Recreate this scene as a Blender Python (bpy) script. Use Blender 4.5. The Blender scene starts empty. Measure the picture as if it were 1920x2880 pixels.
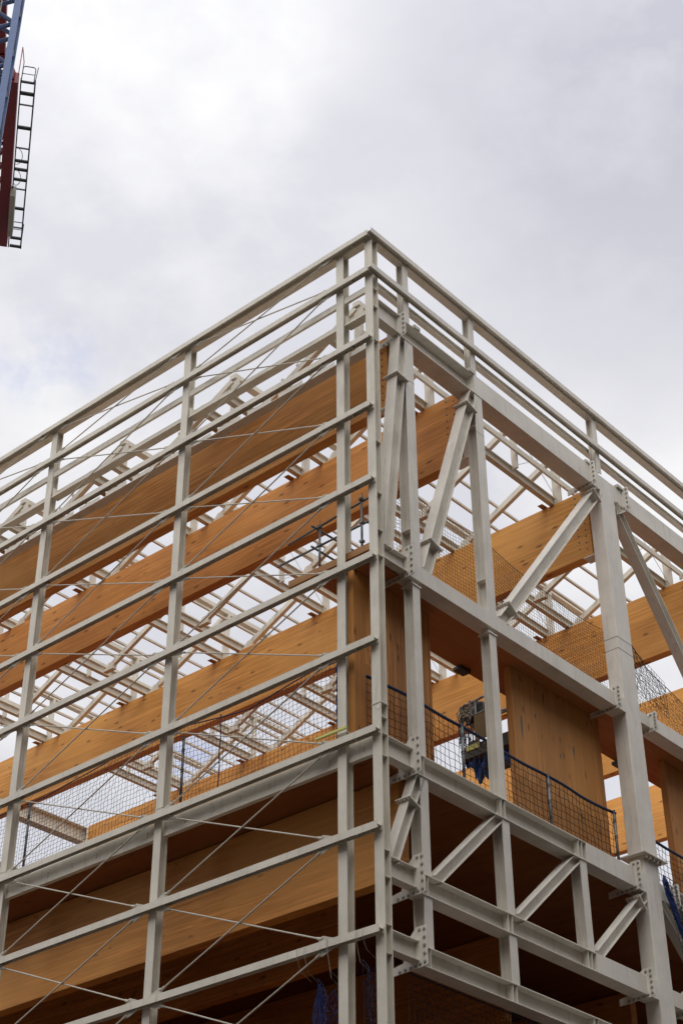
import bpy, math, random
from mathutils import Vector, Matrix
random.seed(7)
R = math.radians
scene = bpy.context.scene
col = scene.collection

# ------------------------------------------------------------------ materials
class NT:
    def __init__(s, mat):
        s.t = mat.node_tree; s.n = s.t.nodes; s.l = s.t.links
    def add(s, typ, **kw):
        n = s.n.new(typ)
        for k, v in kw.items():
            if k in n.inputs.keys() if isinstance(k, str) else False: n.inputs[k].default_value = v
            else: setattr(n, k, v)
        return n
    def link(s, a, b): s.l.new(a, b)
    def math(s, op, a, b=None, clamp=False):
        n = s.n.new('ShaderNodeMath'); n.operation = op; n.use_clamp = clamp
        for i, x in enumerate((a, b)):
            if x is None: continue
            if isinstance(x, (int, float)): n.inputs[i].default_value = x
            else: s.l.new(x, n.inputs[i])
        return n.outputs[0]
    def mapping(s, src, scale=(1, 1, 1), loc=(0, 0, 0), rot=(0, 0, 0)):
        n = s.n.new('ShaderNodeMapping'); n.inputs['Scale'].default_value = scale
        n.inputs['Location'].default_value = loc; n.inputs['Rotation'].default_value = rot
        s.l.new(src, n.inputs['Vector']); return n.outputs[0]
    def noise(s, vec, scale, detail=4, rough=.55):
        n = s.n.new('ShaderNodeTexNoise'); n.inputs['Scale'].default_value = scale
        n.inputs['Detail'].default_value = detail; n.inputs['Roughness'].default_value = rough
        if vec is not None: s.l.new(vec, n.inputs['Vector'])
        return n.outputs['Fac']
    def ramp(s, fac, stops, interp='LINEAR'):
        n = s.n.new('ShaderNodeValToRGB'); n.color_ramp.interpolation = interp
        e = n.color_ramp.elements
        while len(e) < len(stops): e.new(.5)
        for i, (p, c) in enumerate(stops):
            e[i].position = p
            e[i].color = (c, c, c, 1) if isinstance(c, (int, float)) else (*c, 1)
        s.l.new(fac, n.inputs['Fac']); return n.outputs['Color']
    def mix(s, fac, a, b, blend='MIX'):
        n = s.n.new('ShaderNodeMix'); n.data_type = 'RGBA'; n.blend_type = blend
        for sock, x in ((n.inputs['Factor'], fac), (n.inputs['A'], a), (n.inputs['B'], b)):
            if isinstance(x, (int, float)) and sock.name == 'Factor': sock.default_value = x
            elif isinstance(x, tuple): sock.default_value = (*x, 1)
            else: s.l.new(x, sock)
        return n.outputs['Result']

def new_mat(name):
    m = bpy.data.materials.new(name); m.use_nodes = True
    return m, NT(m), m.node_tree.nodes['Principled BSDF']

def steel_paint(name, base=(.71, .665, .57), rough=.55):
    m, t, b = new_mat(name)
    tc = t.n.new('ShaderNodeTexCoord').outputs['Object']
    blot = t.noise(tc, 1.7, 5, .6)
    grime = t.noise(t.mapping(tc, (9, 9, 1.1)), 1.0, 5, .65)
    fine = t.noise(tc, 38, 3, .6)
    c = t.mix(t.ramp(blot, [(.35, 0), (.7, 1)]), tuple(x * .86 for x in base), tuple(min(1, x * 1.04) for x in base))
    c = t.mix(t.math('MULTIPLY', t.ramp(t.noise(t.mapping(tc, (2.2, 2.2, .5), (4, 1, 2)), 1.0, 6, .7), [(.62, 0), (.70, 1)]), .30), c, (.46, .37, .25))
    c = t.mix(t.math('MULTIPLY', t.ramp(grime, [(.54, 0), (.74, 1)]), .46), c, (.40, .35, .27))
    c = t.mix(t.math('MULTIPLY', t.ramp(fine, [(.60, 0), (.70, 1)]), .24), c, (.36, .31, .25))
    t.link(c, b.inputs['Base Color'])
    t.link(t.math('ADD', t.math('MULTIPLY', blot, .25), rough - .12), b.inputs['Roughness'])
    bp = t.n.new('ShaderNodeBump'); bp.inputs['Strength'].default_value = .08; bp.inputs['Distance'].default_value = .01
    t.link(fine, bp.inputs['Height']); t.link(bp.outputs[0], b.inputs['Normal'])
    return m

def wood(name, grain, lam_axis, lam, base, seed=0.0, knots=1.0, dark=1.0, contrast=1.0):
    """grain: axis along the fibres, lam_axis: axis across the boards, lam: board width"""
    m, t, b = new_mat(name)
    tc = t.n.new('ShaderNodeTexCoord').outputs['Object']
    sep = t.n.new('ShaderNodeSeparateXYZ'); t.link(tc, sep.inputs[0])
    ax = {'X': 0, 'Y': 1, 'Z': 2}
    idx = t.math('FLOOR', t.math('DIVIDE', sep.outputs[ax[lam_axis]], lam))
    wn = t.n.new('ShaderNodeTexWhiteNoise'); wn.noise_dimensions = '1D'
    t.link(t.math('ADD', idx, seed + .13), wn.inputs['W'])
    off = t.math('MULTIPLY', wn.outputs['Value'], 7.0)
    seg = t.math('FLOOR', t.math('DIVIDE', t.math('ADD', sep.outputs[ax[grain]], off), 3.1))
    wn2 = t.n.new('ShaderNodeTexWhiteNoise'); wn2.noise_dimensions = '2D'
    cb = t.n.new('ShaderNodeCombineXYZ'); t.link(idx, cb.inputs[0]); t.link(seg, cb.inputs[1])
    t.link(cb.outputs[0], wn2.inputs['Vector'])
    sc = [14, 14, 14]; sc[ax[grain]] = .9; sc[ax[lam_axis]] = 26
    g1 = t.noise(t.mapping(tc, tuple(sc), (seed, seed, seed)), 1.0, 5, .62)
    big = t.noise(t.mapping(tc, tuple(.35 if a == ax[grain] else .8 for a in range(3)), (seed * 3, 0, 0)), 1.0, 3, .5)
    dk = tuple(x * y for x, y in zip(base, (.70, .60, .50)))
    lt = tuple(min(1, x * y) for x, y in zip(base, (1.14, 1.20, 1.28)))
    c = t.mix(wn2.outputs['Value'], tuple(x * (1 - .14 * contrast) for x in base), tuple(x * (1 + .13 * contrast) for x in base))
    c = t.mix(t.math('MULTIPLY', t.ramp(g1, [(.40, 1), (.62, 0)]), .55 * contrast), c, dk)
    c = t.mix(t.math('MULTIPLY', t.ramp(big, [(.38, 0), (.64, 1)]), .7), c, lt)
    # knots
    ks = [6.5, 6.5, 6.5]; ks[ax[grain]] = 2.2
    vo = t.n.new('ShaderNodeTexVoronoi'); vo.inputs['Scale'].default_value = .85; vo.inputs['Randomness'].default_value = 1
    t.link(t.mapping(tc, tuple(ks), (seed * 2 + .3, seed, .7)), vo.inputs['Vector'])
    sel = t.n.new('ShaderNodeSeparateColor'); t.link(vo.outputs['Color'], sel.inputs[0])
    kn = t.math('MULTIPLY', t.ramp(vo.outputs['Distance'], [(.08, 1), (.20, 0)]), t.math('GREATER_THAN', sel.outputs[0], 1 - .30 * knots))
    c = t.mix(t.math('MULTIPLY', kn, .72), c, (.085, .035, .014))
    # glue lines
    fr = t.math('FRACT', t.math('DIVIDE', sep.outputs[ax[lam_axis]], lam))
    c = t.mix(t.math('MULTIPLY', t.math('LESS_THAN', fr, .045), .28 * contrast), c, dk)
    if dark != 1.0: c = t.mix(1.0, c, (dark, dark, dark), 'MULTIPLY')
    t.link(c, b.inputs['Base Color'])
    b.inputs['Roughness'].default_value = .62
    b.inputs['Specular IOR Level'].default_value = .25
    return m

def plain(name, color, rough=.6, metal=0.0, var=.15, scale=6):
    m, t, b = new_mat(name)
    tc = t.n.new('ShaderNodeTexCoord').outputs['Object']
    n = t.noise(tc, scale, 4, .6)
    c = t.mix(n, tuple(x * (1 - var) for x in color), tuple(min(1, x * (1 + var)) for x in color))
    t.link(c, b.inputs['Base Color']); b.inputs['Roughness'].default_value = rough; b.inputs['Metallic'].default_value = metal
    return m

M = {}
M['steel'] = steel_paint('off_white_steel_paint')
M['steel2'] = steel_paint('off_white_steel_paint_right', (.73, .69, .615))
M['rod'] = steel_paint('rod_paint', (.56, .52, .44))
M['glulam'] = wood('glulam', 'Y', 'Z', .045, (.63, .285, .075), 1.0, 2.4, 1, 1.7)
M['glulam2'] = wood('glulam_inner', 'Y', 'Z', .045, (.66, .32, .082), 5.0, 2.4, 1, 1.7)
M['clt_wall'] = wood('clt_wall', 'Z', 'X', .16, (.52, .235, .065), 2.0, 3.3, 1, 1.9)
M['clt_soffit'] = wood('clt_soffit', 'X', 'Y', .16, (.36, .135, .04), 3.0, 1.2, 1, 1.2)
M['clt_soffit_y'] = wood('clt_soffit_shaded', 'Y', 'X', .16, (.24, .085, .026), 4.0, 1.2, 1, 1.2)  # darker than the walkway soffit: interior shade put into the colour
M['kerb'] = wood('sawn_timber', 'Y', 'Z', .22, (.40, .21, .085), 9.0, .8)
M['bolt'] = plain('zinc_bolt', (.42, .41, .39), .45, .5)
M['galv'] = plain('galvanised_tube', (.17, .18, .185), .5, .6, .3, 12)
M['net'] = plain('navy_net', (.012, .018, .045), .8)
M['net_green'] = plain('dark_net', (.010, .014, .022), .8)
M['net_blue'] = plain('blue_net', (.012, .035, .17), .8)
M['rope'] = plain('navy_rope', (.014, .03, .085), .8)
M['cord'] = plain('pale_cord', (.45, .43, .38), .8)
M['ground'] = plain('pale_ground', (.10, .092, .08), .95, 0, .2, .3)
M['dark'] = plain('dark_machine', (.035, .035, .038), .4, 0, .5, 14)
M['yellow'] = plain('dull_yellow', (.17, .11, .03), .6)
M['lime'] = plain('lime_level', (.62, .62, .18), .5)
M['tray'] = plain('basket_tray', (.07, .065, .05), .7, 0, .4, 8)
M['white'] = plain('white_label', (.7, .7, .68), .6)
M['grey'] = plain('grey_plastic', (.32, .32, .31), .6)
M['rail_steel'] = plain('basket_rail', (.26, .24, .21), .5, .4)
M['tarp'] = plain('blue_tarp', (.028, .085, .30), .7, 0, .5, 9)
M['crane_blue'] = plain('crane_blue_paint', (.035, .08, .21), .5, 0, .3, 3)
M['crane_navy'] = plain('crane_navy_paint', (.02, .04, .12), .5, 0, .25, 3)
M['crane_red'] = plain('crane_red_paint', (.19, .014, .024), .5, 0, .25, 3)
M['crane_grey'] = plain('crane_dark_steel', (.035, .033, .038), .6, .3)
M['concrete'] = plain('cast_concrete', (.34, .32, .27), .9, 0, .3, 4)

# ------------------------------------------------------------------ mesh tools
class MB:
    def __init__(s): s.v = []; s.f = []
    def add(s, vs, fs):
        b = len(s.v); s.v += [tuple(v) for v in vs]; s.f += [tuple(b + i for i in f) for f in fs]; return s
    def box(s, x0, x1, y0, y1, z0, z1):
        return s.add([(x0, y0, z0), (x1, y0, z0), (x1, y1, z0), (x0, y1, z0), (x0, y0, z1), (x1, y0, z1), (x1, y1, z1), (x0, y1, z1)],
                     [(0, 3, 2, 1), (4, 5, 6, 7), (0, 1, 5, 4), (1, 2, 6, 5), (2, 3, 7, 6), (3, 0, 4, 7)])
    def prism(s, prof, p0, p1, u, v):
        p0 = Vector(p0); p1 = Vector(p1); u = Vector(u); v = Vector(v); n = len(prof)
        w = p1 - p0
        # keep orientation: profile is counter-clockwise in (u, v)
        if u.cross(v).dot(w) < 0: prof = [(-a, b) for a, b in prof][::-1]; u = -u
        vs = [p0 + u * a + v * b for a, b in prof] + [p1 + u * a + v * b for a, b in prof]
        fs = [tuple(range(n))[::-1], tuple(range(n, 2 * n))] + [(i, (i + 1) % n, n + (i + 1) % n, n + i) for i in range(n)]
        return s.add(vs, fs)
    def tube(s, pts, r, n=6, cap=True):
        pts = [Vector(p) for p in pts]; b = len(s.v); prev = None; vs = []
        for i, p in enumerate(pts):
            t = (pts[min(i + 1, len(pts) - 1)] - pts[max(i - 1, 0)]).normalized()
            if prev is None:
                a = Vector((0, 0, 1)) if abs(t.z) < .9 else Vector((1, 0, 0))
                u = t.cross(a).normalized()
            else:
                u = (prev - t * prev.dot(t)).normalized()
            prev = u; w = t.cross(u)
            vs += [p + (u * math.cos(k * 2 * math.pi / n) + w * math.sin(k * 2 * math.pi / n)) * r for k in range(n)]
        fs = []
        for i in range(len(pts) - 1):
            for k in range(n):
                fs.append((i * n + k, i * n + (k + 1) % n, (i + 1) * n + (k + 1) % n, (i + 1) * n + k))
        if cap: fs += [tuple(range(n))[::-1], tuple(range((len(pts) - 1) * n, len(pts) * n))]
        return s.add(vs, fs)
    def build(s, name, mat, parent=None, smooth=False, bevel=0):
        me = bpy.data.meshes.new(name); me.from_pydata(s.v, [], s.f); me.update()
        if smooth:
            for p in me.polygons: p.use_smooth = True
        me.materials.append(mat)
        o = bpy.data.objects.new(name, me); col.objects.link(o)
        if parent: o.parent = parent
        if bevel:
            bv = o.modifiers.new('bevel', 'BEVEL'); bv.width = bevel; bv.segments = 1; bv.limit_method = 'ANGLE'
        return o

def hprof(b, h, tf, tw):
    """H section, flange normals along v, flange width b along u"""
    B, H, T = b / 2, h / 2, tw / 2
    return [(-B, -H), (B, -H), (B, -H + tf), (T, -H + tf), (T, H - tf), (B, H - tf), (B, H), (-B, H), (-B, H - tf), (-T, H - tf), (-T, -H + tf), (-B, -H + tf)]
def rprof(b, h): return [(-b / 2, -h / 2), (b / 2, -h / 2), (b / 2, h / 2), (-b / 2, h / 2)]

X_, Y_, Z_ = Vector((1, 0, 0)), Vector((0, 1, 0)), Vector((0, 0, 1))

def tag(o, label=None, cat=None, group=None, kind=None):
    if label: o['label'] = label
    if cat: o['category'] = cat
    if group: o['group'] = group
    if kind: o['kind'] = kind
    return o
def empty(name, loc, label, cat, group=None):
    o = bpy.data.objects.new(name, None); col.objects.link(o); o.location = loc; o.empty_display_size = .3
    return tag(o, label, cat, group)
def bar(p0, p1, prof, u, v): return MB().prism(prof, p0, p1, u, v)

# ------------------------------------------------------------------ the building
B = empty('building_frame', (0, 0, 0), 'unfinished building of off white steel frame and orange glulam timber beams', 'building')
ZR = [22.92, 22.04, 20.48, 18.97, 17.44, 15.93, 14.40, 12.87, 11.34, 9.82, 8.29]   # top edges of the rails, left face
YC = [.085, .77, 4.745, 8.735, 12.73, 16.72]                                        # column centres, left face
YEND = 20.4

# --- left face: columns
for i, y in enumerate(YC):
    mb = bar((.20, y, 0), (.20, y, 22.80), hprof(.172, .155, .012, .010), Y_, X_)
    c = mb.build('facade_column', M['steel'], B)
    if i in (0,):
        # stiffener plates in the recess that faces the right side
        for z in (21.62, 21.2, 20.42, 18.2, 17.15, 16.42, 15.93, 13.05, 12.78, 12.42, 10.95, 10.55, 9.86, 9.45):
            MB().box(.134, .266, .0085, .0785, z - .006, z + .006).build('stiffener', M['steel'], c)
        MB().box(.116, .284, -.006, .175, 13.272, 13.292).build('splice_plate', M['steel'], c)
    else:
        MB().box(.116, .284, y - .092, y + .092, 13.00, 13.022).build('splice_plate', M['steel'], c)

# --- left face: rails (H sections lying on their side), with splice sleeves and welded gussets
for k, z in enumerate(ZR):
    h = .112
    zc = z - h / 2
    mb = bar((.0525, .012, zc), (.0525, YC[-1], zc), hprof(h, .105, .009, .008), Z_, X_)
    r = mb.build('facade_rail', M['steel'], B)
    for y in YC[1:]:
        MB().box(-.003, .0, y - .34, y + .34, z - .111, z - .001).build('splice_cover', M['steel'], r)
        for sd in (-1, 1):
            MB().box(.009, .098, y + sd * .34 - .006, y + sd * .34 + .006, z - h - .001, z - h / 2 - .005).build('splice_plate', M['steel'], r)

# --- beam along the column heads and the rails behind
bar((.195, .0, 22.85), (.195, YC[-1], 22.85), rprof(.155, .1), X_, Z_).build('head_beam', M['steel'], B)
for y0, y1 in zip(YC[:-1], YC[1:]):
    bar((.165, y0 + .09, 21.665), (.165, y1 - .09, 21.665), rprof(.05, .13), X_, Z_).build('inner_rail', M['steel'], B)
    bar((.235, y0 + .09, 21.22), (.235, y1 - .09, 21.22), [(-.085, -.13), (.085, -.13), (.085, -.095), (.075, -.095), (.075, .13), (.055, .13), (.055, -.095), (-.085, -.095)], X_, Z_).build('eaves_beam', M['steel'], B)
    MB().box(.16, .31, y1 - .112, y1 - .10, 21.105, 21.335).build('end_plate', M['steel'], B)
    MB().box(.16, .31, y0 + .10, y0 + .112, 21.105, 21.335).build('end_plate', M['steel'], B)
g = MB().box(.33, .52, .2, YEND, 20.50, 20.515)
for q in range(26): g.box(.33, .336, .3 + q * .78, .9 + q * .78, 20.515, 20.60); g.box(.514, .52, .3 + q * .78, .9 + q * .78, 20.515, 20.60)
g.build('gutter_tray', M['steel2'], B)

# --- left face: tie rods, two in every panel
for k in range(len(ZR) - 1):
    zt = ZR[k]; zb = ZR[k + 1]
    for i in range(1, len(YC) - 2):
        ya, yb = YC[i], YC[i + 1]
        for s in (0, 1):
            xx = .045 if s == 0 else .068
            if s == 0: p0 = Vector((xx, ya + .37, zt - .11 - .06)); p1 = Vector((xx, yb - .40, zb + .07))
            else: p0 = Vector((xx, yb - .40, zt - .11 - .06)); p1 = Vector((xx, ya + .37, zb + .07))
            d = (p1 - p0).normalized()
            mb = MB().tube([p0, p1], .0125, 8)
            # fork ends
            mb.tube([p0 - d * .02, p0 + d * .07], .021, 8); mb.tube([p1 - d * .07, p1 + d * .02], .021, 8)
            rod = mb.build('tie_rod', M['rod'], B)
            for (pp, yy, zz, sg) in ((p0, ya if s == 0 else yb, zt - .112, -1), (p1, yb if s == 0 else ya, zb, 1)):
                sd = 1 if pp.y > yy else -1
                # gusset: a tapering plate from the rail to the fork
                a = [(yy + sd * .05, zz), (yy + sd * .40, zz), (pp.y + sd * .03, pp.z + sg * .018), (pp.y - sd * .05, pp.z + sg * .035)]
                x0 = xx - .005
                vs = [(x0, q[0], q[1]) for q in a] + [(x0 + .010, q[0], q[1]) for q in a]
                m2 = MB().add(vs, [(0, 1, 2, 3), (7, 6, 5, 4), (0, 4, 5, 1), (1, 5, 6, 2), (2, 6, 7, 3), (3, 7, 4, 0)])
                for q in (.0, .045):
                    m2.tube([(x0 - .012, pp.y - sd * q, pp.z - sg * .005 + sg * q * .3), (x0 + .022, pp.y - sd * q, pp.z - sg * .005 + sg * q * .3)], .011, 6)
                m2.build('gusset', M['rod'], rod)

# --- level two edge beam on the left face
for y0, y1 in zip(YC[:-1], YC[1:]):
    a = MB()
    a.box(.175, .187, y0 + .09, y1 - .09, 12.505, 12.80)
    a.box(.187, .26, y0 + .09, y1 - .09, 12.505, 12.517)
    n = max(1, int((y1 - y0) / .62))
    for q in range(n):
        yy = y0 + .3 + q * .62
        if yy < y1 - .15:
            a.tube([(.160, yy, 12.61), (.176, yy, 12.61)], .014, 6); a.tube([(.160, yy, 12.67), (.176, yy, 12.67)], .014, 6)
    a.build('edge_beam', M['steel'], B)

# ------------------------------------------------------------------ right face truss
XC = [1.12, 3.16, 5.29, 7.46, 9.55, 11.72, 15.95]          # posts
BIG = [7.46, 11.72, 15.95]

def rbeam(name, x0, x1, z0, z1, y0, y1, box=False, mat='steel2', parent=B):
    zc = (z0 + z1) / 2; yc = (y0 + y1) / 2
    pr = rprof(y1 - y0, z1 - z0) if box else hprof(y1 - y0, z1 - z0, .016, .012)
    return bar((x0, yc, zc), (x1, yc, zc), pr, Y_, Z_).build(name, M[mat], parent)

BN = [0]; REST = MB()
def endplate(x, z0, z1, y1=.56, y0=-.13, up=.24):
    """bolted end plate normal to X, standing proud of the beam in front, above and below"""
    t = .016; zt = z1 + up
    pr = [(y0, z0 - .01), (y0 + .03, z0 - .03), (y1, z0 - .06), (y1, z0 + .05), (.30, z0 + .09), (.30, z1), (y0 + .22, zt - .03), (y0 + .19, zt), (y0 + .02, zt), (y0, zt - .02)]
    vs = [(x - t / 2, a, b) for a, b in pr] + [(x + t / 2, a, b) for a, b in pr]; n = len(pr)
    m = MB().add(vs, [tuple(range(n))[::-1], tuple(range(n, 2 * n))] + [(i, (i + 1) % n, n + (i + 1) % n, n + i) for i in range(n)])
    o = m.build('bolted_plate', M['steel2'], B)
    H = zt - z0; nb = max(5, int(H / .105))
    pts = [(y0 + .045, z0 + .03 + q * (H - .08) / (nb - 1)) for q in range(nb)] + [(y0 + .13, z0 + .015), (y0 + .13, zt - .05)] + [(y0 + .22 + q * .095, z0 - .002 - q * .006) for q in range(4)]
    for a, b in pts:
        if a > y1 - .03: continue
        BN[0] += 1
        bl = MB() if (BN[0] <= 98 and x < 8) else REST
        # one closed lathe: washers on both faces and the shank between them
        rs = ((-.030, .015), (-.014, .015), (-.0135, .028), (.0135, .028), (.014, .015), (.030, .015)); n8 = 8
        vv = [(x + dx, a + r_ * math.cos(k * math.pi / 4), b + r_ * math.sin(k * math.pi / 4)) for dx, r_ in rs for k in range(n8)]
        ff = [tuple(range(n8)), tuple(range(5 * n8, 6 * n8))[::-1]] + [(i * n8 + k, (i + 1) * n8 + k, (i + 1) * n8 + (k + 1) % n8, i * n8 + (k + 1) % n8) for i in range(5) for k in range(n8)]
        bl.add(vv, ff)
        if bl is not REST: bl.build('bolt', M['bolt'], o)
    return o

ROOF = (20.95, 21.40, 0.0, .35); MID = (15.89, 16.18, 0.0, .30); L2 = (12.40, 12.745, 0.0, .28); MC = (10.53, 10.85, 0.0, .28); BC = (9.47, 9.77, 0.0, .28)
# corner stubs
for (z0, z1, y0, y1) in (ROOF, MID, L2, MC, BC):
    rbeam('stub_beam', .285, .862, z0 + .05, z1 + .04, .01, .18)
    endplate(.873, z0 - .01, z1, up=(.05 if z1 > 20 else .24))
# main beams between the big columns
for bi, (xa, xb) in enumerate(((.885, 6.86), (8.10, 11.10), (12.34, 15.3))):
    if bi == 0:
        rbeam('roof_edge_beam', xa, 3.04, *ROOF)
        rbeam('roof_edge_beam', 3.04, xb, *ROOF, box=True)
    else: rbeam('roof_edge_beam', xa, xb, *ROOF, box=True)
    rbeam('walkway_edge_beam', xa, xb, *MID, box=True)
    for (z0, z1, y0, y1), nm in ((L2, 'floor_edge_beam'), (MC, 'truss_chord'), (BC, 'lower_beam')):
        if nm != 'lower_beam' and xb < 7:
            o = rbeam(nm, xa, 5.40, z0, z1, y0, y1)
            rbeam('boxed_beam_end', 5.40, xb, z0, z1, y0 - .0, y1, box=True)
        else:
            o = rbeam(nm, xa, xb, z0, z1, y0, y1)
        if xb < 7:
            for x in XC[:3] + [x + .0 for x in (1.02, 3.06, 5.19)]:
                if x > 5.35 and nm != 'lower_beam': continue
                MB().box(x - .006 + .0, x + .006, y0 + .012, (y0 + y1) / 2 - .007, z0 + .017, z1 - .017).build('stiffener', M['steel2'], o)
    for bm in (ROOF, MID, L2, MC, BC):
        if xa > 1: endplate(xa - .01, bm[0] - .01, bm[1], y1=.34, up=.05)
        endplate(xb + .01, bm[0] - .01, bm[1], up=(.05 if bm[1] > 20 else .12))
# stubs at the big columns
for bx in BIG:
    for bm in (ROOF, MID, L2, MC, BC):
        z0, z1, y0, y1 = bm
        rbeam('stub_beam', bx - .59, bx - .262, z0, z1, y0, y1, box=True)
        rbeam('stub_beam', bx + .262, bx + .63, z0 + .03, z1 - .015, y0 + .03, y1 - .06, box=True)

if REST.v: tag(REST.build('bolt', M['bolt'], B), kind='stuff')
# big box columns: upper shaft, cap plate and lower shaft
for bx in BIG:
    t = MB().box(bx - .26, bx + .26, .0, .30, 13.125, 21.35)
    c = t.build('box_column', M['steel2'], B, bevel=.012)
    MB().box(bx - .262, bx + .262, -.003, .303, 17.52, 17.528).build('weld_seam', M['dark'], c)
    MB().box(bx - .262, bx + .262, -.003, .303, 17.27, 17.278).build('weld_seam', M['dark'], c)
    MB().box(bx - .36, bx + .40, -.11, .42, 13.10, 13.123).build('base_plate', M['steel2'], c)
    for q in range(5): MB().box(bx - .25 + q * .12, bx - .238 + q * .12, -.08, -.002, 13.03, 13.098).build('plate_rib', M['steel2'], c)
    MB().box(bx - .235, bx + .235, .005, .295, 0, 13.098).build('lower_shaft', M['steel2'], c, bevel=.012)

# truss verticals (H sections, flanges to the front and back)
def hpost(name, x, z0, z1, b=.20, h=.20, y=.0, mat='steel2'):
    return bar((x, y + h / 2, z0), (x, y + h / 2, z1), hprof(b, h, .014, .010), X_, Y_).build(name, M[mat], B)
for x in (1.12, 3.16):
    b = .235
    p = hpost('truss_post', x, MID[1] + .0, ROOF[0], b, .21, .012)
    for z in (16.85, 20.2): MB().box(x - b / 2, x - .007, .026, .208, z, z + .014).build('stiffener', M['steel2'], p)
    MB().box(x - b / 2 - .003, x + b / 2 + .003, .009, .012, 20.05, 20.056).build('weld_seam', M['grey'], p)
    # storey post below, with a cap plate
    q = hpost('storey_post', x - .02, L2[1], MID[0] - .12, .18, .19, .02)
    MB().box(x - .13, x + .09, .0, .25, MID[0] - .12, MID[0] - .095).build('cap_plate', M['steel2'], q)
    MB().box(x - .10, x + .06, .05, .19, MID[0] - .095, MID[0]).build('neck', M['steel2'], q)
    # upper posts carrying the parapet rails
for x in (1.075, 3.06, 7.25, 11.6, 15.8):
    hpost('parapet_post', x, ROOF[1], 22.80, .15, .15, .0)
for x in (1.12, 3.16, 5.30): hpost('truss_post', x, MC[1], L2[0], .19, .20, .02)
for x in (1.12, 3.16): hpost('truss_post', x, BC[1], MC[0], .19, .20, .02)

def diag(p0, p1, b=.2, h=.2, clips=(), y=.11):
    p0 = Vector((p0[0], y, p0[1])); p1 = Vector((p1[0], y, p1[1]))
    d = (p1 - p0).normalized(); v = Vector((0, 1, 0)); u = d.cross(v)
    # web in the plane of the truss: flanges normal to u
    o = bar(p0, p1, hprof(h, b, .013, .010), v, u).build('diagonal_brace', M['steel2'], B)
    L = (p1 - p0).length
    for s in clips:
        q = p0 + d * (s * L)
        m = MB().prism(rprof(h + .10, b + .12), q - d * .011, q + d * .011, v, u)
        for a in (-.1, -.03, .05): m.tube([q - d * .03 + v * a - u * (b / 2 + .03), q + d * .03 + v * a - u * (b / 2 + .03)], .016, 6)
        m.build('flange_plate', M['steel2'], o)
    return o
diag((.97, 20.93), (.40, 16.18), .22, .22, (.20,))
diag((3.02, 20.93), (1.40, 16.20), .22, .22, (.09, .87))
diag((7.18, 20.93), (3.48, 16.19), .22, .22, (.05, .93))
diag((7.76, 20.93), (11.38, 16.19), .22, .22, (.04,))
diag((1.05, 12.40), (.40, 10.86), .17, .18, (.33,))
diag((3.02, 12.40), (1.37, 10.86), .17, .18)
diag((5.16, 12.40), (3.40, 10.86), .17, .18)
diag((7.20, 12.35), (5.55, 10.86), .17, .18, (.13,))
diag((7.76, 12.35), (9.40, 10.86), .17, .18)

# --- right face: parapet rails
for z, ex in ((22.92, 0), (22.04, 0)):
    bar((.004, -.0475, z - .056), (20, -.0475, z - .056), hprof(.112, .105, .009, .008), Z_, Y_).build('parapet_rail', M['steel2'], B)
bar((.285, .08, 22.85), (20, .08, 22.85), rprof(.15, .1), Y_, Z_).build('head_beam', M['steel2'], B)
bar((.285, .19, 21.96), (20, .19, 21.96), hprof(.10, .13, .01, .008), Y_, Z_).build('inner_rail', M['steel2'], B)
cb = MB()
for (x0, x1) in ((1.35, 2.95), (3.3, 6.6)):
    cb.tube([(x0, .03, 21.425), (x1, .03, 21.425)], .009, 5); cb.tube([(x0, .06, 21.425), (x1, .06, 21.425)], .009, 5)
for x in (1.28, 2.9, 6.75, 7.9): cb.box(x, x + .16, -.02, .12, 21.402, 21.47)
cb.build('fixing_rail', M['rod'], B)

# ------------------------------------------------------------------ glulam beams
GX = [.93, 3.02, 7.26, 11.55, 15.80, 20.05]
GW = .215
for i, x in enumerate(GX):
    ys = .36
    gl = MB().box(x, x + GW, ys, YEND, 19.58, 21.16).build('glulam_beam', M['glulam'] if i < 2 else M['glulam2'], B, bevel=.008)
    # bolt heads near the end
    m = MB()
    for r_ in range(9):
        for c_ in range(2):
            z = 19.75 + r_ * .155; y = ys + .12 + c_ * .17 + (r_ % 2) * .0
            m.tube([(x - .004, y, z + c_ * .07), (x + .002, y, z + c_ * .07)], .019, 8)
    m.build('dowel_heads', M['dark'], gl)
    m = MB().box(x - .015, x + GW + .015, .212, ys + .22, 19.55, 19.575)
    m.box(x + .06, x + .15, .212, ys - .003, 19.58, 21.1)
    m.build('end_shoe', M['steel2'], gl)
    # level two floor beams below
    MB().box(x, x + GW, .36 if i == 0 else 3.2, YEND, 10.88, 12.485).build('glulam_beam', M['glulam'], B, bevel=.008)
# gable line beyond the last frame
for y, z0, z1 in ((20.62, 20.68, 21.14), (24.4, 20.68, 21.14)):
    bar((.4, y, (z0 + z1) / 2), (24, y, (z0 + z1) / 2), hprof(.30, z1 - z0, .02, .014), Y_, Z_).build('gable_beam', M['steel'], B)
for x in GX: MB().box(x + .02, x + GW - .02, YEND + .0, 20.5, 19.3, 21.12).build('end_plate', M['steel2'], B)

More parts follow.
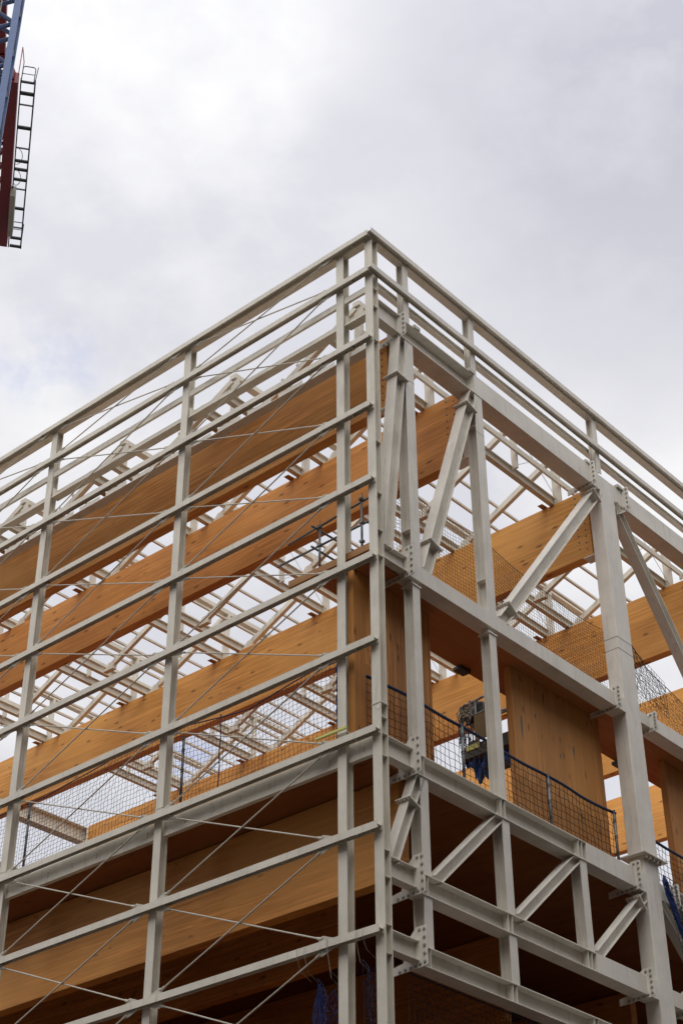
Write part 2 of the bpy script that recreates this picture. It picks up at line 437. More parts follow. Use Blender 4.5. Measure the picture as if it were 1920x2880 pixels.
# ------------------------------------------------------------------ floors and walls
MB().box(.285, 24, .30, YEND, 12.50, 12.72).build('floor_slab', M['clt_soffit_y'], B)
MB().box(.30, 24, .30, YEND, 8.1, 8.3).build('floor_slab', M['clt_soffit_y'], B)  # lower slab, out of view, added to keep ground bounce off the interior
MB().box(.285, 24, YEND + .7, YEND + .82, 0, 12.5).build('rear_shade_wall', M['clt_wall'], B)  # both rear walls are added to close in and darken the interior
MB().box(24, 24.12, .3, YEND + .7, 0, 12.5).build('rear_shade_wall', M['clt_wall'], B)
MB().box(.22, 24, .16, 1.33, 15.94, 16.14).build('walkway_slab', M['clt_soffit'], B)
RP = ((4.66, 14.52, 15.05, .022), (6.25, 14.75, 15.05, .014), (5.1, 15.1, 15.25, .012), (5.8, 14.6, 14.72, .012), (5.4, 15.35, 15.8, .009), (.9, 14.2, 14.5, .012))
for x0, x1 in ((.22, 2.16), (4.40, 7.18), (9.42, 11.42), (13.7, 15.6)):
    MB().box(x0, x1, .60, .72, 12.722, 15.938).build('timber_wall_panel', M['clt_wall'], B, bevel=.006)
    MB().box(x0, x0 + .055, .585, .598, 12.722, 15.938).build('panel_edge_board', M['clt_wall'], B) if x0 > 1 else None
for (xx, z0, z1, ww) in RP:
    m = MB(); n = 12; vs = []
    for q in range(n): vs.append((xx + ww * math.cos(q * 2 * math.pi / n) + .01 * math.sin(q), .5985, (z0 + z1) / 2 + (z1 - z0) / 2 * math.sin(q * 2 * math.pi / n)))
    m.add(vs + [(a, .6005, b) for a, _, b in vs], [tuple(range(n))] + [(k, k + n, (k + 1) % n + n, (k + 1) % n) for k in range(n)]); m.build('resin_pocket', M['dark'], B)
# timber kerb boards on the walkway's open left end
k_ = MB().box(.20, .245, .20, 2.0, 16.142, 16.27); k_.build('kerb_board', M['kerb'], B)
MB().box(.246, .50, .24, 1.9, 16.142, 16.20).build('kerb_board', M['kerb'], B)
MB().box(.10, .19, .55, 2.05, 15.98, 16.10).build('kerb_board', M['kerb'], B) if False else None

# ------------------------------------------------------------------ sawtooth roof steel
PER = 3.222; Y0 = 1.12
XL = [1.06, 3.13, 4.52, 5.88, 7.36, 8.75, 10.15, 11.66]
NB = 6
for n in range(NB):
    yp = Y0 + n * PER
    # lower purlins on the timber beams
    bar((.3, yp + .10, 21.27), (14, yp + .10, 21.27), hprof(.11, .20, .010, .007), Y_, Z_).build('purlin', M['steel'], B)
    if n: bar((.3, yp - .52, 21.27), (14, yp - .52, 21.27), hprof(.11, .20, .010, .007), Y_, Z_).build('purlin', M['steel'], B)
    # rail on the posts, eaves pair at the post head
    bar((1.0, yp - .10, 21.70), (14, yp - .10, 21.70), rprof(.05, .13), Y_, Z_).build('purlin', M['steel'], B)
    bar((1.0, yp + .02, 22.47), (14, yp + .02, 22.47), rprof(.16, .11), Y_, Z_).build('purlin', M['steel'], B)
    # light purlins laid along the slope
    for f_, dz in ((.07, .0), (.22, .0), (.38, .0)):
        ys = yp - .80; yt = yp - PER + .02
        yy = ys + (yt - ys) * f_; zz = 21.30 + (22.40 - 21.30) * f_
        if yy > .3: bar((1.0, yy, zz + .105), (14, yy, zz + .105), rprof(.05, .055), Y_, Z_).build('purlin', M['steel'], B)
    for x in XL:
        heavy = x in (1.06, 3.13, 7.36, 11.66)
        w = .19 if heavy else .13
        base = 21.165 if heavy else 21.30
        bar((x, yp - .0, base), (x, yp - .0, 22.42), rprof(.012 if False else .05, w), X_, Y_).build('roof_post', M['steel'], B)
        if n > 0:
            p0 = Vector((x, yp - .86, 21.30)); p1 = Vector((x, yp - PER + .05, 22.40))
            if p1.y < .25:
                f_ = (p0.y - .25) / (p0.y - p1.y); p1 = p0 + (p1 - p0) * f_
            d = (p1 - p0).normalized(); u = X_; v = d.cross(u)
            bar(p0, p1, rprof(.10 if heavy else .09, .13), u, v).build('rafter', M['steel'], B)
            MB().add([(x - .058, yp - .95, 21.166), (x + .058, yp - .95, 21.166), (x + .058, yp - .60, 21.166), (x - .058, yp - .60, 21.166),
                      (x - .058, yp - .95, 21.36), (x + .058, yp - .95, 21.36), (x + .058, yp - .78, 21.36), (x - .058, yp - .78, 21.36)],
                     [(0, 3, 2, 1), (4, 5, 6, 7), (0, 1, 5, 4), (1, 2, 6, 5), (2, 3, 7, 6), (3, 0, 4, 7)]).build('rafter_shoe', M['steel'], B)
    for gx in GX[:4]:
        MB().add([(gx - .17, yp + .22, 21.168), (gx + .1, yp + .22, 21.168), (gx + .1, yp + .34, 21.168), (gx - .17, yp + .34, 21.168),
                  (gx - .13, yp + .24, 21.20), (gx + .1, yp + .24, 21.22), (gx + .1, yp + .32, 21.22), (gx - .13, yp + .32, 21.20)],
                 [(0, 3, 2, 1), (4, 5, 6, 7), (0, 1, 5, 4), (1, 2, 6, 5), (2, 3, 7, 6), (3, 0, 4, 7)]).build('packer', M['kerb'], B)
    # crossed wires between neighbouring posts
    for x0, x1 in ((5.88, 7.36), (10.15, 11.66)) if n < 3 else ():
        for a, b in (((x0, 21.40), (x1, 22.40)), ((x0, 22.40), (x1, 21.25))):
            MB().tube([(a[0] + .03, yp - .02, a[1]), (b[0] - .03, yp - .02, b[1])], .006, 5).build('wire_brace', M['rod'], B)

# ------------------------------------------------------------------ nets
def net(name, corner, nu, nv, rad, mat, label, group=None, wob=.02, edge_r=None, edge_mat=None, cat='safety net'):
    """corner(s, t) -> point, s along, t up; strands as thin cords"""
    rnd = random.Random(name + label)
    J = {}
    def P(i, j):
        if (i, j) not in J:
            p = Vector(corner(i / nu, j / nv))
            if 0 < j < nv and 0 < i < nu: p += Vector((rnd.uniform(-wob, wob), rnd.uniform(-wob, wob), rnd.uniform(-wob, wob)))
            J[(i, j)] = p
        return J[(i, j)]
    mb = MB()
    for i in range(nu + 1): mb.tube([P(i, j) for j in range(nv + 1)], rad, 3, False)
    for j in range(nv + 1): mb.tube([P(i, j) for i in range(nu + 1)], rad, 3, False)
    root = mb.build(name, M[mat], None)
    tag(root, label, cat, group)
    if edge_r:
        e = MB().tube([P(i, nv) for i in range(nu + 1)], edge_r, 6)
        e.build('edge_rope', M[edge_mat or mat], root, smooth=True)
    return root

def lerp(a, b, t): return a + (b - a) * t
def tabl(tb, s):
    for (a, va), (b, vb) in zip(tb[:-1], tb[1:]):
        if a <= s <= b: return lerp(va, vb, (s - a) / (b - a))
    return tb[-1][1]
# left face net: three bays
topL = [(.85, 14.62), (1.05, 14.45), (1.5, 14.46), (2.2, 14.36), (2.95, 14.29), (3.8, 14.40), (4.65, 14.50), (5.95, 14.56), (6.9, 14.40), (7.95, 14.29), (8.6, 14.34), (9.3, 14.34), (12.6, 14.34)]
def cl(y0, y1):
    def f(s, t):
        y = lerp(y0, y1, s); zt = tabl(topL, y)
        return (.33 + .03 * math.sin(y * 2.3) * t, y, lerp(12.80, zt, t))
    return f
G = 'safety nets on the left face'
net('safety_net', cl(.95, 4.62), 44, 19, .0036, 'net', 'dark net on left face beside the corner, drooping into a curve at its top', G, .014, .010, 'rope')
net('safety_net', cl(4.66, 8.62), 48, 19, .0036, 'net', 'dark net across the middle left bay below glulam beams', G, .014, .010, 'rope')
net('safety_net', cl(8.68, 12.6), 48, 19, .0036, 'net', 'dark net cut off by the photo left edge, low left', G, .014, .010, 'rope')
# right face, walkway level
def cr(x0, x1, z0, tb, y=.33, amp=.02):
    def f(s, t):
        x = lerp(x0, x1, s); return (x, y + amp * math.sin(x * 3 + t), lerp(z0, tabl(tb, x), t))
    return f
tb = [(.3, 17.85), (1.05, 17.98), (2.2, 17.93), (3.3, 18.0), (4.62, 17.85), (5.05, 17.78), (6.0, 17.74), (7.2, 17.79)]
net('safety_net', cr(.35, 7.2, 16.16, tb), 94, 25, .0030, 'net_green', 'dark square mesh net above the upper walkway beam, corner to wide column', 'safety nets on the right face', .008, .006, 'rope')
tb2 = [(7.8, 18.05), (8.3, 17.95), (8.9, 17.55), (10, 17.3), (11.4, 17.6)]
net('safety_net', cr(7.8, 11.4, 16.16, tb2), 50, 25, .0032, 'net_green', 'sagging bunched dark net right of the wide column at upper walkway', 'safety nets on the right face', .02, .008, 'rope')
def bunch(s, t):
    x = 7.85 + 1.5 * s; return (x, .30, lerp(16.9 - .2 * s, 17.95 - .45 * s, t))
net('safety_net', bunch, 16, 12, .0042, 'net_green', 'doubled fold of dark net against the wide column right side, upper walkway', 'safety nets on the right face', .03)
# right face, level two
tb3 = [(-.25, 14.02), (.1, 13.93), (1.5, 13.97), (2.65, 13.98), (3.6, 13.93), (4.8, 13.95), (6.0, 13.92), (7.1, 13.96)]
net('safety_net', cr(.30, 7.10, 12.75, tb3, .40), 54, 9, .0052, 'net_green', 'wide mesh net with thick blue top rope in front of the timber panels', 'safety nets on the right face', .012, .026, 'rope')
tb4 = [(7.8, 13.9), (9.5, 13.8), (11.4, 13.9)]
net('safety_net', cr(7.8, 11.4, 12.75, tb4, .40), 30, 9, .0052, 'net_green', 'wide mesh net with thick blue top rope right of the wide column', 'safety nets on the right face', .012, .026, 'rope')
# blue hanging nets
def hang(x, y0, y1, z0, z1, pinch=.25):
    def f(s, t):
        y = lerp(y0, y1, s); c = (y0 + y1) / 2
        sag = (1 - abs(2 * s - 1)) * pinch
        return (x + .05 * math.sin(s * 9), lerp(y, c + (y - c) * .8, 1 - t), lerp(z0, z1 - sag, t))
    return f
n1 = net('hanging_net', hang(.30, .90, 1.42, 7.9, 9.45, .35), 12, 22, .0042, 'net_blue', 'bright blue net hanging in loops under lowest left rail, left of second column', 'blue hanging nets', .03, .006, 'rope')
n2 = net('hanging_net', hang(.34, .22, .62, 7.9, 9.55, .25), 10, 22, .0042, 'rope', 'navy net hanging between corner column and its neighbour at lowest left rail', 'blue hanging nets', .03)
b1 = MB()
for q in range(16):
    y = 1.40 + random.uniform(-.07, .07)
    b1.tube([(.31 + random.uniform(-.03, .03), 1.38 + random.uniform(-.01, .01), 9.36)] + [(.31 + random.uniform(-.04, .04), y + random.uniform(-.02, .02), 9.2 - k * .16) for k in range(9)], .005, 4)
b1.build('gathered_cords', M['net_blue'], n1)
for (y, zt, zb) in ((1.38, 9.76, 9.38), (.96, 9.76, 9.30), (.95, 9.8, 9.2), (.30, 9.8, 9.45), (.42, 9.8, 9.3), (1.52, 9.76, 9.42)):
    c1 = MB().tube([(.0 - .012, y, 9.82), (-.012, y, 9.70), (.1, y + .02, zb + .1), (.3, y, zb)], .004, 4); c1.build('tie_cord', M['cord'], n1)

def rn(s, t): return (7.72 + .95 * s * (1 - .45 * (1 - t)) + .45 * (1 - t), -.06 - .06 * math.sin(s * 7), lerp(11.2, 12.86 - .28 * s, t))
n3 = net('hanging_net', rn, 14, 22, .0042, 'net', 'blue net draped outside the floor beam right of wide column', 'blue hanging nets', .02)
b2 = MB()
for q in range(34):
    a = random.uniform(-.05, .05)
    b2.tube([(7.72 + a * .3, -.07, 12.86)] + [(7.74 + .085 * k + a + random.uniform(-.035, .035), -.08 + random.uniform(-.04, .04), 12.72 - k * .19) for k in range(9)], .0065, 4)
b2.build('gathered_cords', M['net_blue'], n3)
def bn(s, t): return (1.0 + 5.9 * s, .33, lerp(7.9, 9.46, t))
net('safety_net', bn, 50, 14, .004, 'net_green', 'dark barely visible net hung below the lowest right face beam', 'safety nets on the right face', .02, .012, 'net')

# net posts
def npost(p0, p1, r, label, cat='post', cord=True):
    o = MB().tube([p0, p1], r, 10).build('net_post', M['galv'], None, smooth=True); tag(o, label, cat, 'grey tube posts holding the nets')
    if cord:
        a = Vector(p0); b = Vector(p1)
        for f_ in (.08, .3, .55, .8, .95):
            c = a.lerp(b, f_); m = MB().tube([c + Vector((r * 1.3 * math.cos(q), r * 1.3 * math.sin(q), .006 * q)) for q in [k * .9 for k in range(15)]], .004, 4); m.build('lashing', M['rope'], o)
    return o
npost((.36, 4.50, 12.80), (.36, 4.50, 14.32), .024, 'grey tube post right of the third facade column')
npost((.36, 8.48, 12.80), (.36, 8.48, 14.32), .024, 'grey tube post beside the far left column')
npost((.36, .985, 12.80), (.36, .985, 15.05), .030, 'taller grey tube post beside the second column, bundled with blue net')
npost((2.62, .38, 12.76), (2.62, .38, 14.0), .026, 'grey tube post in front of the lift basket')
npost((5.0, .38, 12.76), (5.0, .38, 13.95), .026, 'grey tube post in front of the wide timber panel')
npost((7.02, .38, 12.76), (7.02, .38, 13.98), .026, 'grey tube post against the wide column')
b3 = MB()
for q in range(30):
    b3.tube([(.36 + random.uniform(-.03, .03), .97 + random.uniform(-.02, .07), 14.62)] + [(.36 + random.uniform(-.04, .04), 1.02 + random.uniform(-.045, .06), 14.3 - k * .18) for k in range(9)], .006, 4)
o = b3.build('net_bundle', M['net_blue'], None); tag(o, 'bundle of blue net cords tied along the tall post beside second column', 'net bundle')
b4 = MB()
for q in range(26):
    y0 = random.uniform(1.0, 1.3); b4.tube([(.30 + random.uniform(-.05, .05), y0 + k * .07, 12.83 + random.uniform(0, .16) * (1 - k / 7)) for k in range(7)], .007, 4)
o = b4.build('net_heap', M['net_blue'], None); tag(o, 'small heap of blue netting on the left floor edge', 'net heap')
# vertical rope and tag in the middle of the left net
m = MB().tube([(.30, 3.57 + .012 * math.sin(k * 1.3), 12.95 + k * .12) for k in range(13)], .011, 5)
o = m.build('joining_rope', M['rope'], None); tag(o, 'dark blue twisted rope joining net sheets in the first wide bay', 'rope')
MB().box(.27, .275, 3.60, 3.70, 12.92, 13.03).build('paper_tag', M['white'], o)
# spirit level / lime batten at the second column
o = MB().box(.035, .075, .62, 1.24, 13.02, 13.055).build('lime_batten', M['lime'], None); tag(o, 'pale lime batten lying on the rail across second column', 'batten')
MB().box(.034, .076, .90, .98, 13.056, 13.062).build('clip', M['white'], o)
# sticker on the corner column
MB().box(.117, .1205, .02, .07, 13.17, 13.23).build('paper_label', M['white'], B)

# ------------------------------------------------------------------ scaffold on the walkway
S = empty('scaffold_railing', (.3, .3, 16.34), 'grey tube scaffold railing with crossing bars on walkway end by the corner', 'scaffold')
def sp(p): return Vector(p) - Vector((.3, .3, 16.34))
def stube(name, p0, p1, r=.020): return MB().tube([sp(p0), sp(p1)], r, 10).build(name, M['galv'], S, smooth=True)
stube('upright', (.25, .43, 16.145), (.25, .43, 17.30)); stube('upright', (.25, 1.35, 16.145), (.25, 1.35, 17.10)); stube('upright', (2.2, 1.38, 16.145), (2.2, 1.38, 17.2))
stube('ledger', (.29, -.0 + .1, 17.25), (.29, 2.1, 17.09)); stube('ledger', (.29, .1, 16.77), (.29, 2.35, 16.75))
stube('ledger', (.10, 1.40, 17.07), (2.4, 1.40, 17.14)); stube('ledger', (.10, 1.40, 16.66), (2.4, 1.40, 16.68))
for (a, b, c) in ((.25, .43, 17.23), (.25, .43, 16.77), (.25, 1.35, 17.10), (.25, 1.35, 16.73), (.25, .43, 16.4)):
    m = MB().box(a - .034 - .3, a + .034 - .3, b - .034 - .3, b + .034 - .3, c - .022 - 16.34, c + .022 - 16.34)
    m.tube([sp((a - .03, b - .035, c)), sp((a - .03, b - .04, c + .07)), sp((a - .05, b - .045, c + .09))], .006, 5)
    m.build('coupler', M['galv'], S)

# ------------------------------------------------------------------ lift basket
LX, LY, LZ = 5.42, 1.56, 14.93
Lf = empty('boom_lift', (LX, LY, 12.72), 'dark boom lift basket with tube rails and yellow panel behind the net', 'boom lift')
Lf.rotation_euler.z = -math.pi / 2
def lp(x, y, z): return Vector((x, y, z)) + Vector((0, 0, LZ - 12.72))
m = MB().box(-.62, .62, -.40, .42, LZ - 12.72 - .10, LZ - 12.72 + .0); m.box(-.62, .62, -.415, -.402, LZ - 12.72 - .12, LZ - 12.72 + .12)
m.box(-.635, -.622, -.40, .42, LZ - 12.72 - .12, LZ - 12.72 + .12)
m.build('floor_tray', M['tray'], Lf)
def lt(name, pts, r=.024): return MB().tube([lp(*p) for p in pts], r, 8).build(name, M['rail_steel'], Lf, smooth=True)
lt('guard_rail', [(-.6, -.38, .95), (-.6, .2, 1.08), (-.35, .40, 1.10), (.6, .40, 1.05), (.6, -.38, 1.0)])
lt('guard_rail', [(-.6, -.38, .95), (-.1, -.38, 1.02), (.05, -.38, .95), (.05, -.38, .80), (-.1, -.38, .72), (-.6, -.38, .70)])
lt('guard_rail', [(.05, -.38, .55), (.62, -.38, .55)]); lt('guard_rail', [(-.6, .40, .5), (.6, .40, .5), (.6, -.38, .5)])
for x, y in ((-.6, -.38), (-.28, -.38), (.25, -.38), (.6, -.38), (-.6, .40), (0, .40), (.6, .40), (.6, 0)): lt('rail_post', [(x, y, -.02), (x, y, .98)], .018)
MB().add([tuple(Vector((a, b, LZ - 12.72 + c))) for a, b, c in ((-.56,-.34,.62),(-.10,-.34,.55),(-.10,-.05,.55),(-.56,-.05,.62),(-.50,-.30,1.12),(-.16,-.30,.98),(-.14,-.08,.98),(-.50,-.08,1.12))],[(0,3,2,1),(4,5,6,7),(0,1,5,4),(1,2,6,5),(2,3,7,6),(3,0,4,7)]).build('control_box', M['dark'], Lf, bevel=.02)
MB().box(-.28, .12, -.45, -.425, LZ - 12.72 + .16, LZ - 12.72 + .66).build('yellow_panel', M['yellow'], Lf)
MB().box(-.52, -.34, -.33, -.12, LZ - 12.72 + .02, LZ - 12.72 + .26).build('toolbox', M['grey'], Lf, bevel=.01)
MB().box(-.22, .08, -.34, -.18, LZ - 12.72 + .02, LZ - 12.72 + .11).build('toolbox', M['white'], Lf, bevel=.01)
m = MB()
for q in range(54):
    a = random.uniform(-.66, -.38); z = random.uniform(.3, 1.0)
    m.tube([lp(a + random.uniform(-.05, .06), -.40 + random.uniform(-.04, .05), z - k * .09) for k in range(4)], .008, 4)
m.build('hose_bundle', M['dark'], Lf)
m = MB()
for q in range(9):
    a = random.uniform(-.6, -.4); z0_ = random.uniform(.65, .95)
    m.tube([lp(a + .10 * math.sin(k * .9 + q), -.42 - .03 * math.cos(k), z0_ + .07 * math.cos(k * .9 + q)) for k in range(8)], .008, 4)
m.build('pale_cables', M['cord'], Lf)
# blue sheet hanging under the tray, ragged
m = MB(); nx, nz = 26, 10; vs = []; fs = []
for j in range(nz + 1):
    for i in range(nx + 1):
        x = -.6 + 1.05 * i / nx; drop = (.22 + .22 * math.sin(i * .35 - 1.2) + .07 * math.sin(i * 1.9) + (.05 if i % 3 else 0))
        vs.append(lp(x, -.30 + .06 * math.sin(i * .9 + j * .5), -.12 - drop * j / nz))
for j in range(nz):
    for i in range(nx):
        if (i * 7 + j * 3) % 17 == 0 and j > 4: continue
        a = j * (nx + 1) + i; fs.append((a, a + 1, a + nx + 2, a + nx + 1))
m.add(vs, fs); sh = m.build('blue_sheet', M['tarp'], Lf); so = sh.modifiers.new('s', 'SOLIDIFY'); so.thickness = .006
m = MB().box(.30, .46, -.12, .1, .552, LZ - 12.72 - .121); m.build('boom', M['dark'], Lf)
m = MB().box(-.9, .5, -.25, .7, .12, .55)
for x in (-.7, .3):
    for y in (-.28, .62): m.tube([(x, y, .2), (x, y + .12, .2)], .2, 16)
m.build('chassis', M['dark'], Lf)
MB().box(-.54, -.30, -.36, -.345, LZ - 12.72 + .70, LZ - 12.72 + .92).build('control_panel', M['grey'], Lf)
MB().box(-.50, -.20, -.43, -.41, LZ - 12.72 + .02, LZ - 12.72 + .12).build('lime_strap', M['lime'], Lf)
for q in range(5): MB().tube([lp(-.2 + q * .12, -.43, .03), lp(-.2 + q * .12, -.43, .16)], .012, 6).build('kick_rail_post', M['rail_steel'], Lf)
# small dark lamp under the walkway edge
for i, (x, y) in enumerate(((4.0, 1.34), (9.0, 1.34))):
    o = MB().box(x - .18, x + .10, y - .13, y + .06, 15.865, 15.938).build('site_lamp', M['dark'], None, bevel=.01)
    tag(o, ['dark fitting under the walkway soffit left of the lift basket', 'dark fitting under walkway soffit right of the wide column'][i], 'lamp', 'fittings under the walkway')

# ------------------------------------------------------------------ tower crane
CR = empty('tower_crane', (0, 0, 0), 'tower crane with blue lattice mast and dark red counter jib in the top left corner', 'crane')
d = Vector((5.093, 6.862, 0)).normalized(); w = Vector((d.y, -d.x, 0)); K = 2.0; N = Vector((24.55, 49.94, 88.4)) - w * .33
def cp(u, s, z=0): return N + (d * u + w * s + Vector((0, 0, z))) * K
def cbar(name, a, b, bw, bh, mat, parent=CR, up=Z_):
    dd = (b - a).normalized(); uu = dd.cross(up)
    if uu.length < .01: uu = dd.cross(X_)
    uu.normalize(); vv = uu.cross(dd)
    return bar(a, b, rprof(bw * K, bh * K), uu, vv).build(name, M[mat], parent)
LEN = 8.545
cbar('jib_beam', cp(.55, -.19, .25), cp(LEN, -.19, .25), .38, .5, 'crane_red')
cbar('jib_link', cp(-.5, -.62, .3), cp(.6, -.22, .3), .22, .4, 'crane_red')
cbar('jib_beam', cp(-9, -.80, .3), cp(-.45, -.62, .3), .26, .4, 'crane_red')
cbar('jib_beam', cp(-9, -1.75, .25), cp(LEN, -1.75, .25), .38, .5, 'crane_red')
for i, u in enumerate((-.2, 1.1, 2.0, 3.2, 3.9, 4.6, 5.3, 6.0)): cbar('cross_member', cp(u, -1.56, .15), cp(u, -.39, .15), .16, .22, 'crane_red')
for u in (0.3, 2.6): cbar('cross_member', cp(u, -1.56, .1), cp(u + .9, -.39, .1), .10, .12, 'crane_red')
for u, s0, s1 in ((1.5, -1.5, -.4), (2.4, -1.5, -.4), (4.2, -1.5, -.4)): MB().tube([cp(u, s0, .6), cp(u + .7, s1, .6)], .05, 6).build('tie_bar', M['white'], CR)
cbar('machinery_deck', cp(.6, -1.0, .35), cp(5.0, -1.0, .35), 1.1, .06, 'crane_grey')
for i in range(3):
    a = 6.55 + i * .72
    o = MB(); c0 = cp(a, -.62, -.55); c1 = cp(a + .62, -.62, -.55)
    bar(cp(a, -.97, .0), cp(a + .66, -.97, .0), rprof(1.1, 1.9), w, Z_).build('counterweight', M['concrete'], CR, bevel=.03)
# walkway: outer stringer, inner stringer, cross bars, rails
W = cbar('walkway_stringer', cp(.45, .56, .1), cp(LEN + .05, .50, .1), .05, .10, 'crane_grey')
cbar('walkway_stringer', cp(.45, .09, .1), cp(LEN + .05, .05, .1), .04, .10, 'crane_grey')
for u, t_ in ((.55, .07), (1.05, .13), (1.56, .03), (2.6, .13), (3.56, .03), (4.18, .11), (4.59, .11), (5.09, .11), (5.56, .03), (6.54, .11), (7.54, .03), (8.1, .11), (8.54, .11)):
    cbar('walkway_crossbar', cp(u, .09, .1), cp(u, .53, .1), t_, .06, 'crane_grey')
for u0 in (.5, 8.0):
    pts = [cp(u0, .1, .1), cp(u0, .1, .75), cp(u0, .16, .82), cp(u0, .46, .82), cp(u0, .52, .75), cp(u0, .52, .1)]
    MB().tube(pts, .036, 6).build('walkway_rail', M['crane_grey'], CR); MB().tube([cp(u0, .1, .45), cp(u0, .52, .45)], .028, 6).build('walkway_rail', M['crane_grey'], CR)
MB().tube([cp(.45, -.02, .3), cp(.45, -.02, 1.7), cp(.75, .08, 1.3), cp(.75, .08, .3)], .034, 6).build('walkway_rail', M['crane_red'], CR)
MB().tube([cp(.45, .56, .1), cp(.45, .6, .8)], .028, 6).build('walkway_rail', M['crane_grey'], CR)
for q in range(2):
    pts = [cp(3.55 + q * .95, .07, .1)] + [cp(3.45 + q * 1.0 + .42 * (1 - math.cos(a)) , .07 + .26 * math.sin(a), .0 - .05 * q) for a in [k * math.pi / 8 for k in range(1, 8)]] + [cp(4.35 + q * .95, .07, .1)]
    MB().tube(pts, .024, 5).build('hose_loop', M['crane_grey'], CR)
cbar('cabinet', cp(5.5, .10, -.1), cp(7.6, .10, -.1), .18, .5, 'concrete')

# mast: four legs with chevron bracing, standing behind the building
L0 = Vector((15.35, 36.75, 0)) - w * .30; MW = 2.3
legs = [L0, L0 - w * MW, L0 + d * MW, L0 - w * MW + d * MW]
for l in legs: cbar('mast_leg', l, l + Z_ * 87.6, .17, .17, 'crane_blue', up=d)
for a, b in ((0, 1), (1, 3), (3, 2), (2, 0)):
    for k in range(26):
        z = 1.0 + k * 3.3
        A = legs[a] + Z_ * z; A2 = legs[a] + Z_ * (z + 3.3); Bm = legs[b] + Z_ * (z + 1.65)
        if k > 12:
            MB().tube([A, Bm], .13, 6).build('mast_brace', M['crane_navy'], CR) if k > 16 else None
            MB().tube([Bm, A2], .13, 6).build('mast_brace', M['crane_navy'], CR) if k > 16 else None
m = MB()
for a, b in ((0, 1), (1, 3), (3, 2), (2, 0)):
    for k in range(17):
        z = 1.0 + k * 3.3
        m.tube([legs[a] + Z_ * z, legs[b] + Z_ * (z + 1.65), legs[a] + Z_ * (z + 3.3)], .10, 5)
m.build('lower_mast_bracing', M['crane_blue'], CR)
ld = MB(); lc = L0 - w * 1.2 + d * 1.2
for s_ in (-.25, .25): ld.tube([lc + w * s_, lc + w * s_ + Z_ * 87], .04, 5)
for k in range(60, 290): ld.tube([lc - w * .25 + Z_ * (k * .3), lc + w * .25 + Z_ * (k * .3)], .022, 4)
ld.build('ladder', M['grey'], CR)

# ------------------------------------------------------------------ ground
g = MB().box(-400, 400, -400, 400, -.3, 0).build('ground', M['ground'], None); tag(g, 'pale bare ground round the site', 'ground', kind='structure')

# ------------------------------------------------------------------ unseen brick blocks, added behind the viewer to shade the lower floors
M['brick'] = plain('dark_brick', (.13, .085, .06), .9, 0, .3, 2)
M['glass'] = plain('window_glass', (.02, .025, .03), .1)
def neighbour(loc, sx, sy, h, face, label):
    o = empty('brick_shade_block', loc, label, 'building')
    MB().box(0, sx, 0, sy, 0, h).build('wall', M['brick'], o)
    MB().box(-.15, sx + .15, -.15, sy + .15, h + .002, h + .4).build('parapet', M['concrete'], o)
    L = sy if face == 'x' else sx
    for fl in range(int(h / 4)):
        for k in range(int(L / 4.5)):
            a = 1.6 + k * 4.5; z = 1.2 + fl * 3.8
            if face == 'x': m_ = MB().box(sx - .06, sx + .012, a, a + 1.6, z, z + 1.9)
            else: m_ = MB().box(a, a + 1.6, sy - .06, sy + .012, z, z + 1.9)
            m_.build('window', M['glass'], o)
neighbour((-36, -40, 0), 14, 62, 29, 'x', 'unseen dark brick block added to shade the left face')
neighbour((-21.5, -36, 0), 56, 14, 29, 'y', 'unseen dark brick block added to shade the right face')

# ------------------------------------------------------------------ sky
W_ = bpy.data.worlds.new('World'); scene.world = W_; W_.use_nodes = True
t = NT(W_); bg = W_.node_tree.nodes['Background']
SUN_EL, SUN_AZ = R(52), R(200)
sky = t.n.new('ShaderNodeTexSky'); sky.sky_type = 'NISHITA'; sky.sun_disc = False; sky.sun_elevation = SUN_EL; sky.sun_rotation = R(270)
tc = t.n.new('ShaderNodeTexCoord').outputs['Generated']
CLOUD_LOC = (0.0, 0.0, 0.0)
warp = t.mapping(tc, (1, 1, 1.6), CLOUD_LOC)
n1_ = t.noise(warp, 2.6, 6, .52)
n2_ = t.noise(t.mapping(tc, (1, 1, 1.6), (3.1, 1.7, .4)), 7.5, 7, .58)
n3_ = t.noise(t.mapping(tc, (1, 1, 1.4), (7.7, 2.2, 5.1)), 4.2, 7, .58)
cl = t.ramp(t.math('ADD', t.math('MULTIPLY', n1_, .65), t.math('MULTIPLY', n2_, .35)), [(.40, (.71, .71, .77)), (.49, (.85, .85, .88)), (.56, (.95, .95, .96))])
blue = t.mix(1.0, sky.outputs[0], (.09, .09, .09), 'MULTIPLY')
blue2 = t.mix(.55, blue, (.62, .66, .82))
gap = None
for gd, rad, amt in (((.455, .6235, .636), 2.2, .55), ((.604, .661, .4447), 1.8, 1.3), ((.430, .642, .633), 2.0, .2)):
    dg = t.n.new('ShaderNodeVectorMath'); dg.operation = 'DOT_PRODUCT'; t.link(tc, dg.inputs[0]); dg.inputs[1].default_value = Vector(gd).normalized()
    mr = t.n.new('ShaderNodeMapRange'); t.link(dg.outputs['Value'], mr.inputs['Value'])
    mr.inputs['From Min'].default_value = math.cos(R(rad)); mr.inputs['From Max'].default_value = 1.0; mr.inputs['To Max'].default_value = amt
    gap = mr.outputs[0] if gap is None else t.math('ADD', gap, mr.outputs[0])
gn = t.noise(tc, 26, 6, .6)
gapf = t.math('MULTIPLY', gap, t.ramp(gn, [(.42, 0), (.66, 1)]), True)
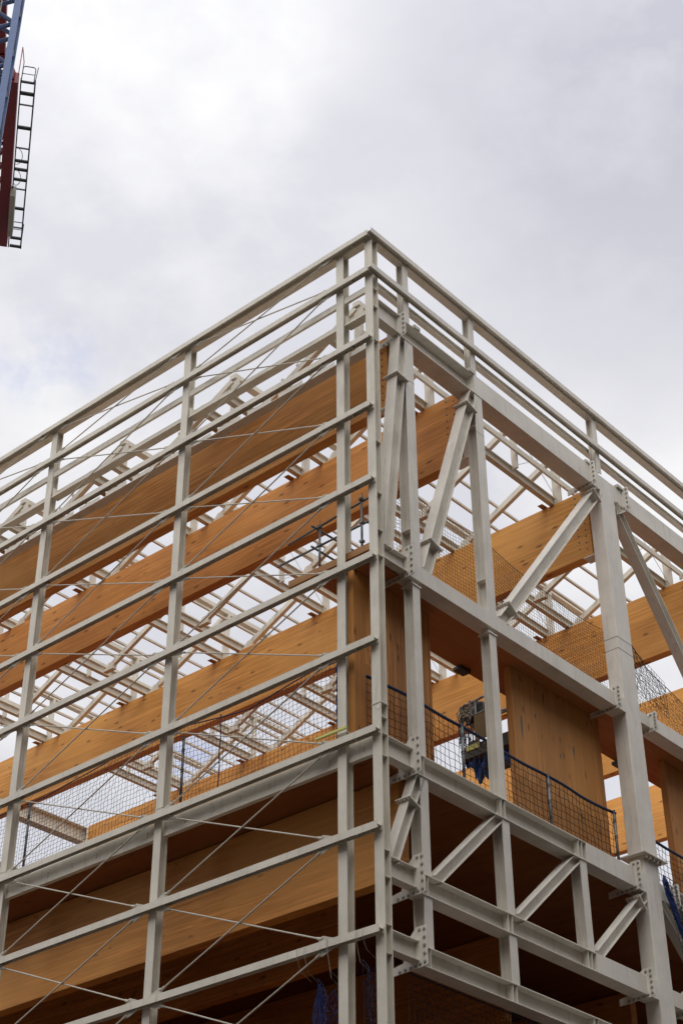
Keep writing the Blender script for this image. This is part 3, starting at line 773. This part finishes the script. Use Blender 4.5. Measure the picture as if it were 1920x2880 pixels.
# broad greyer bank of cloud towards the upper right
dg = t.n.new('ShaderNodeVectorMath'); dg.operation = 'DOT_PRODUCT'; t.link(tc, dg.inputs[0]); dg.inputs[1].default_value = Vector((.60, .27, .75)).normalized()
mr = t.n.new('ShaderNodeMapRange'); t.link(dg.outputs['Value'], mr.inputs['Value'])
mr.inputs['From Min'].default_value = math.cos(R(13)); mr.inputs['From Max'].default_value = math.cos(R(2)); mr.inputs['To Max'].default_value = 1.0
cl = t.mix(t.math('MULTIPLY', mr.outputs[0], t.ramp(n2_, [(.36, .3), (.56, 1)])), cl, (.56, .56, .635))
c = t.mix(gapf, cl, (.46, .53, .78))
# the cloud cover is brighter behind the viewer, where the sun stands
dp = t.n.new('ShaderNodeVectorMath'); dp.operation = 'DOT_PRODUCT'; t.link(tc, dp.inputs[0])
sd = Vector((-.46, -.22, .86)).normalized(); dp.inputs[1].default_value = sd
gl_ = t.math('ADD', 1.0, t.math('MULTIPLY', t.math('POWER', t.math('MAXIMUM', dp.outputs['Value'], 0.0), 2.0), .9))
cm = t.n.new('ShaderNodeVectorMath'); cm.operation = 'SCALE'; t.link(c, cm.inputs[0]); t.link(gl_, cm.inputs['Scale'])
t.link(cm.outputs[0], bg.inputs['Color']); bg.inputs['Strength'].default_value = 1.0
sl = bpy.data.lights.new('sun', 'SUN'); sl.energy = 1.25; sl.angle = R(45); sl.color = (1, .97, .92)
so = bpy.data.objects.new('sun', sl); col.objects.link(so); so.rotation_euler = (-sd).to_track_quat('-Z', 'Y').to_euler()

# ------------------------------------------------------------------ camera
cam = bpy.data.cameras.new('camera'); co = bpy.data.objects.new('camera', cam); col.objects.link(co); scene.camera = co
rt = Vector((.660065, -.751196, -.004382)); up = Vector((-.427228, -.380184, .820327)); fw = Vector((.617892, .539597, .571878))
co.matrix_world = Matrix(((rt.x, up.x, -fw.x, -16.58668), (rt.y, up.y, -fw.y, -13.836258), (rt.z, up.z, -fw.z, 1.6), (0, 0, 0, 1)))
cam.sensor_fit = 'HORIZONTAL'; cam.sensor_width = 36; cam.lens = 4625.3 / 1920 * 36
cam.clip_start = .5; cam.clip_end = 3000
vs_ = scene.view_settings; vs_.view_transform = 'Standard'; vs_.look = 'None'; vs_.exposure = 0; vs_.gamma = 1
scene.render.engine = 'CYCLES'
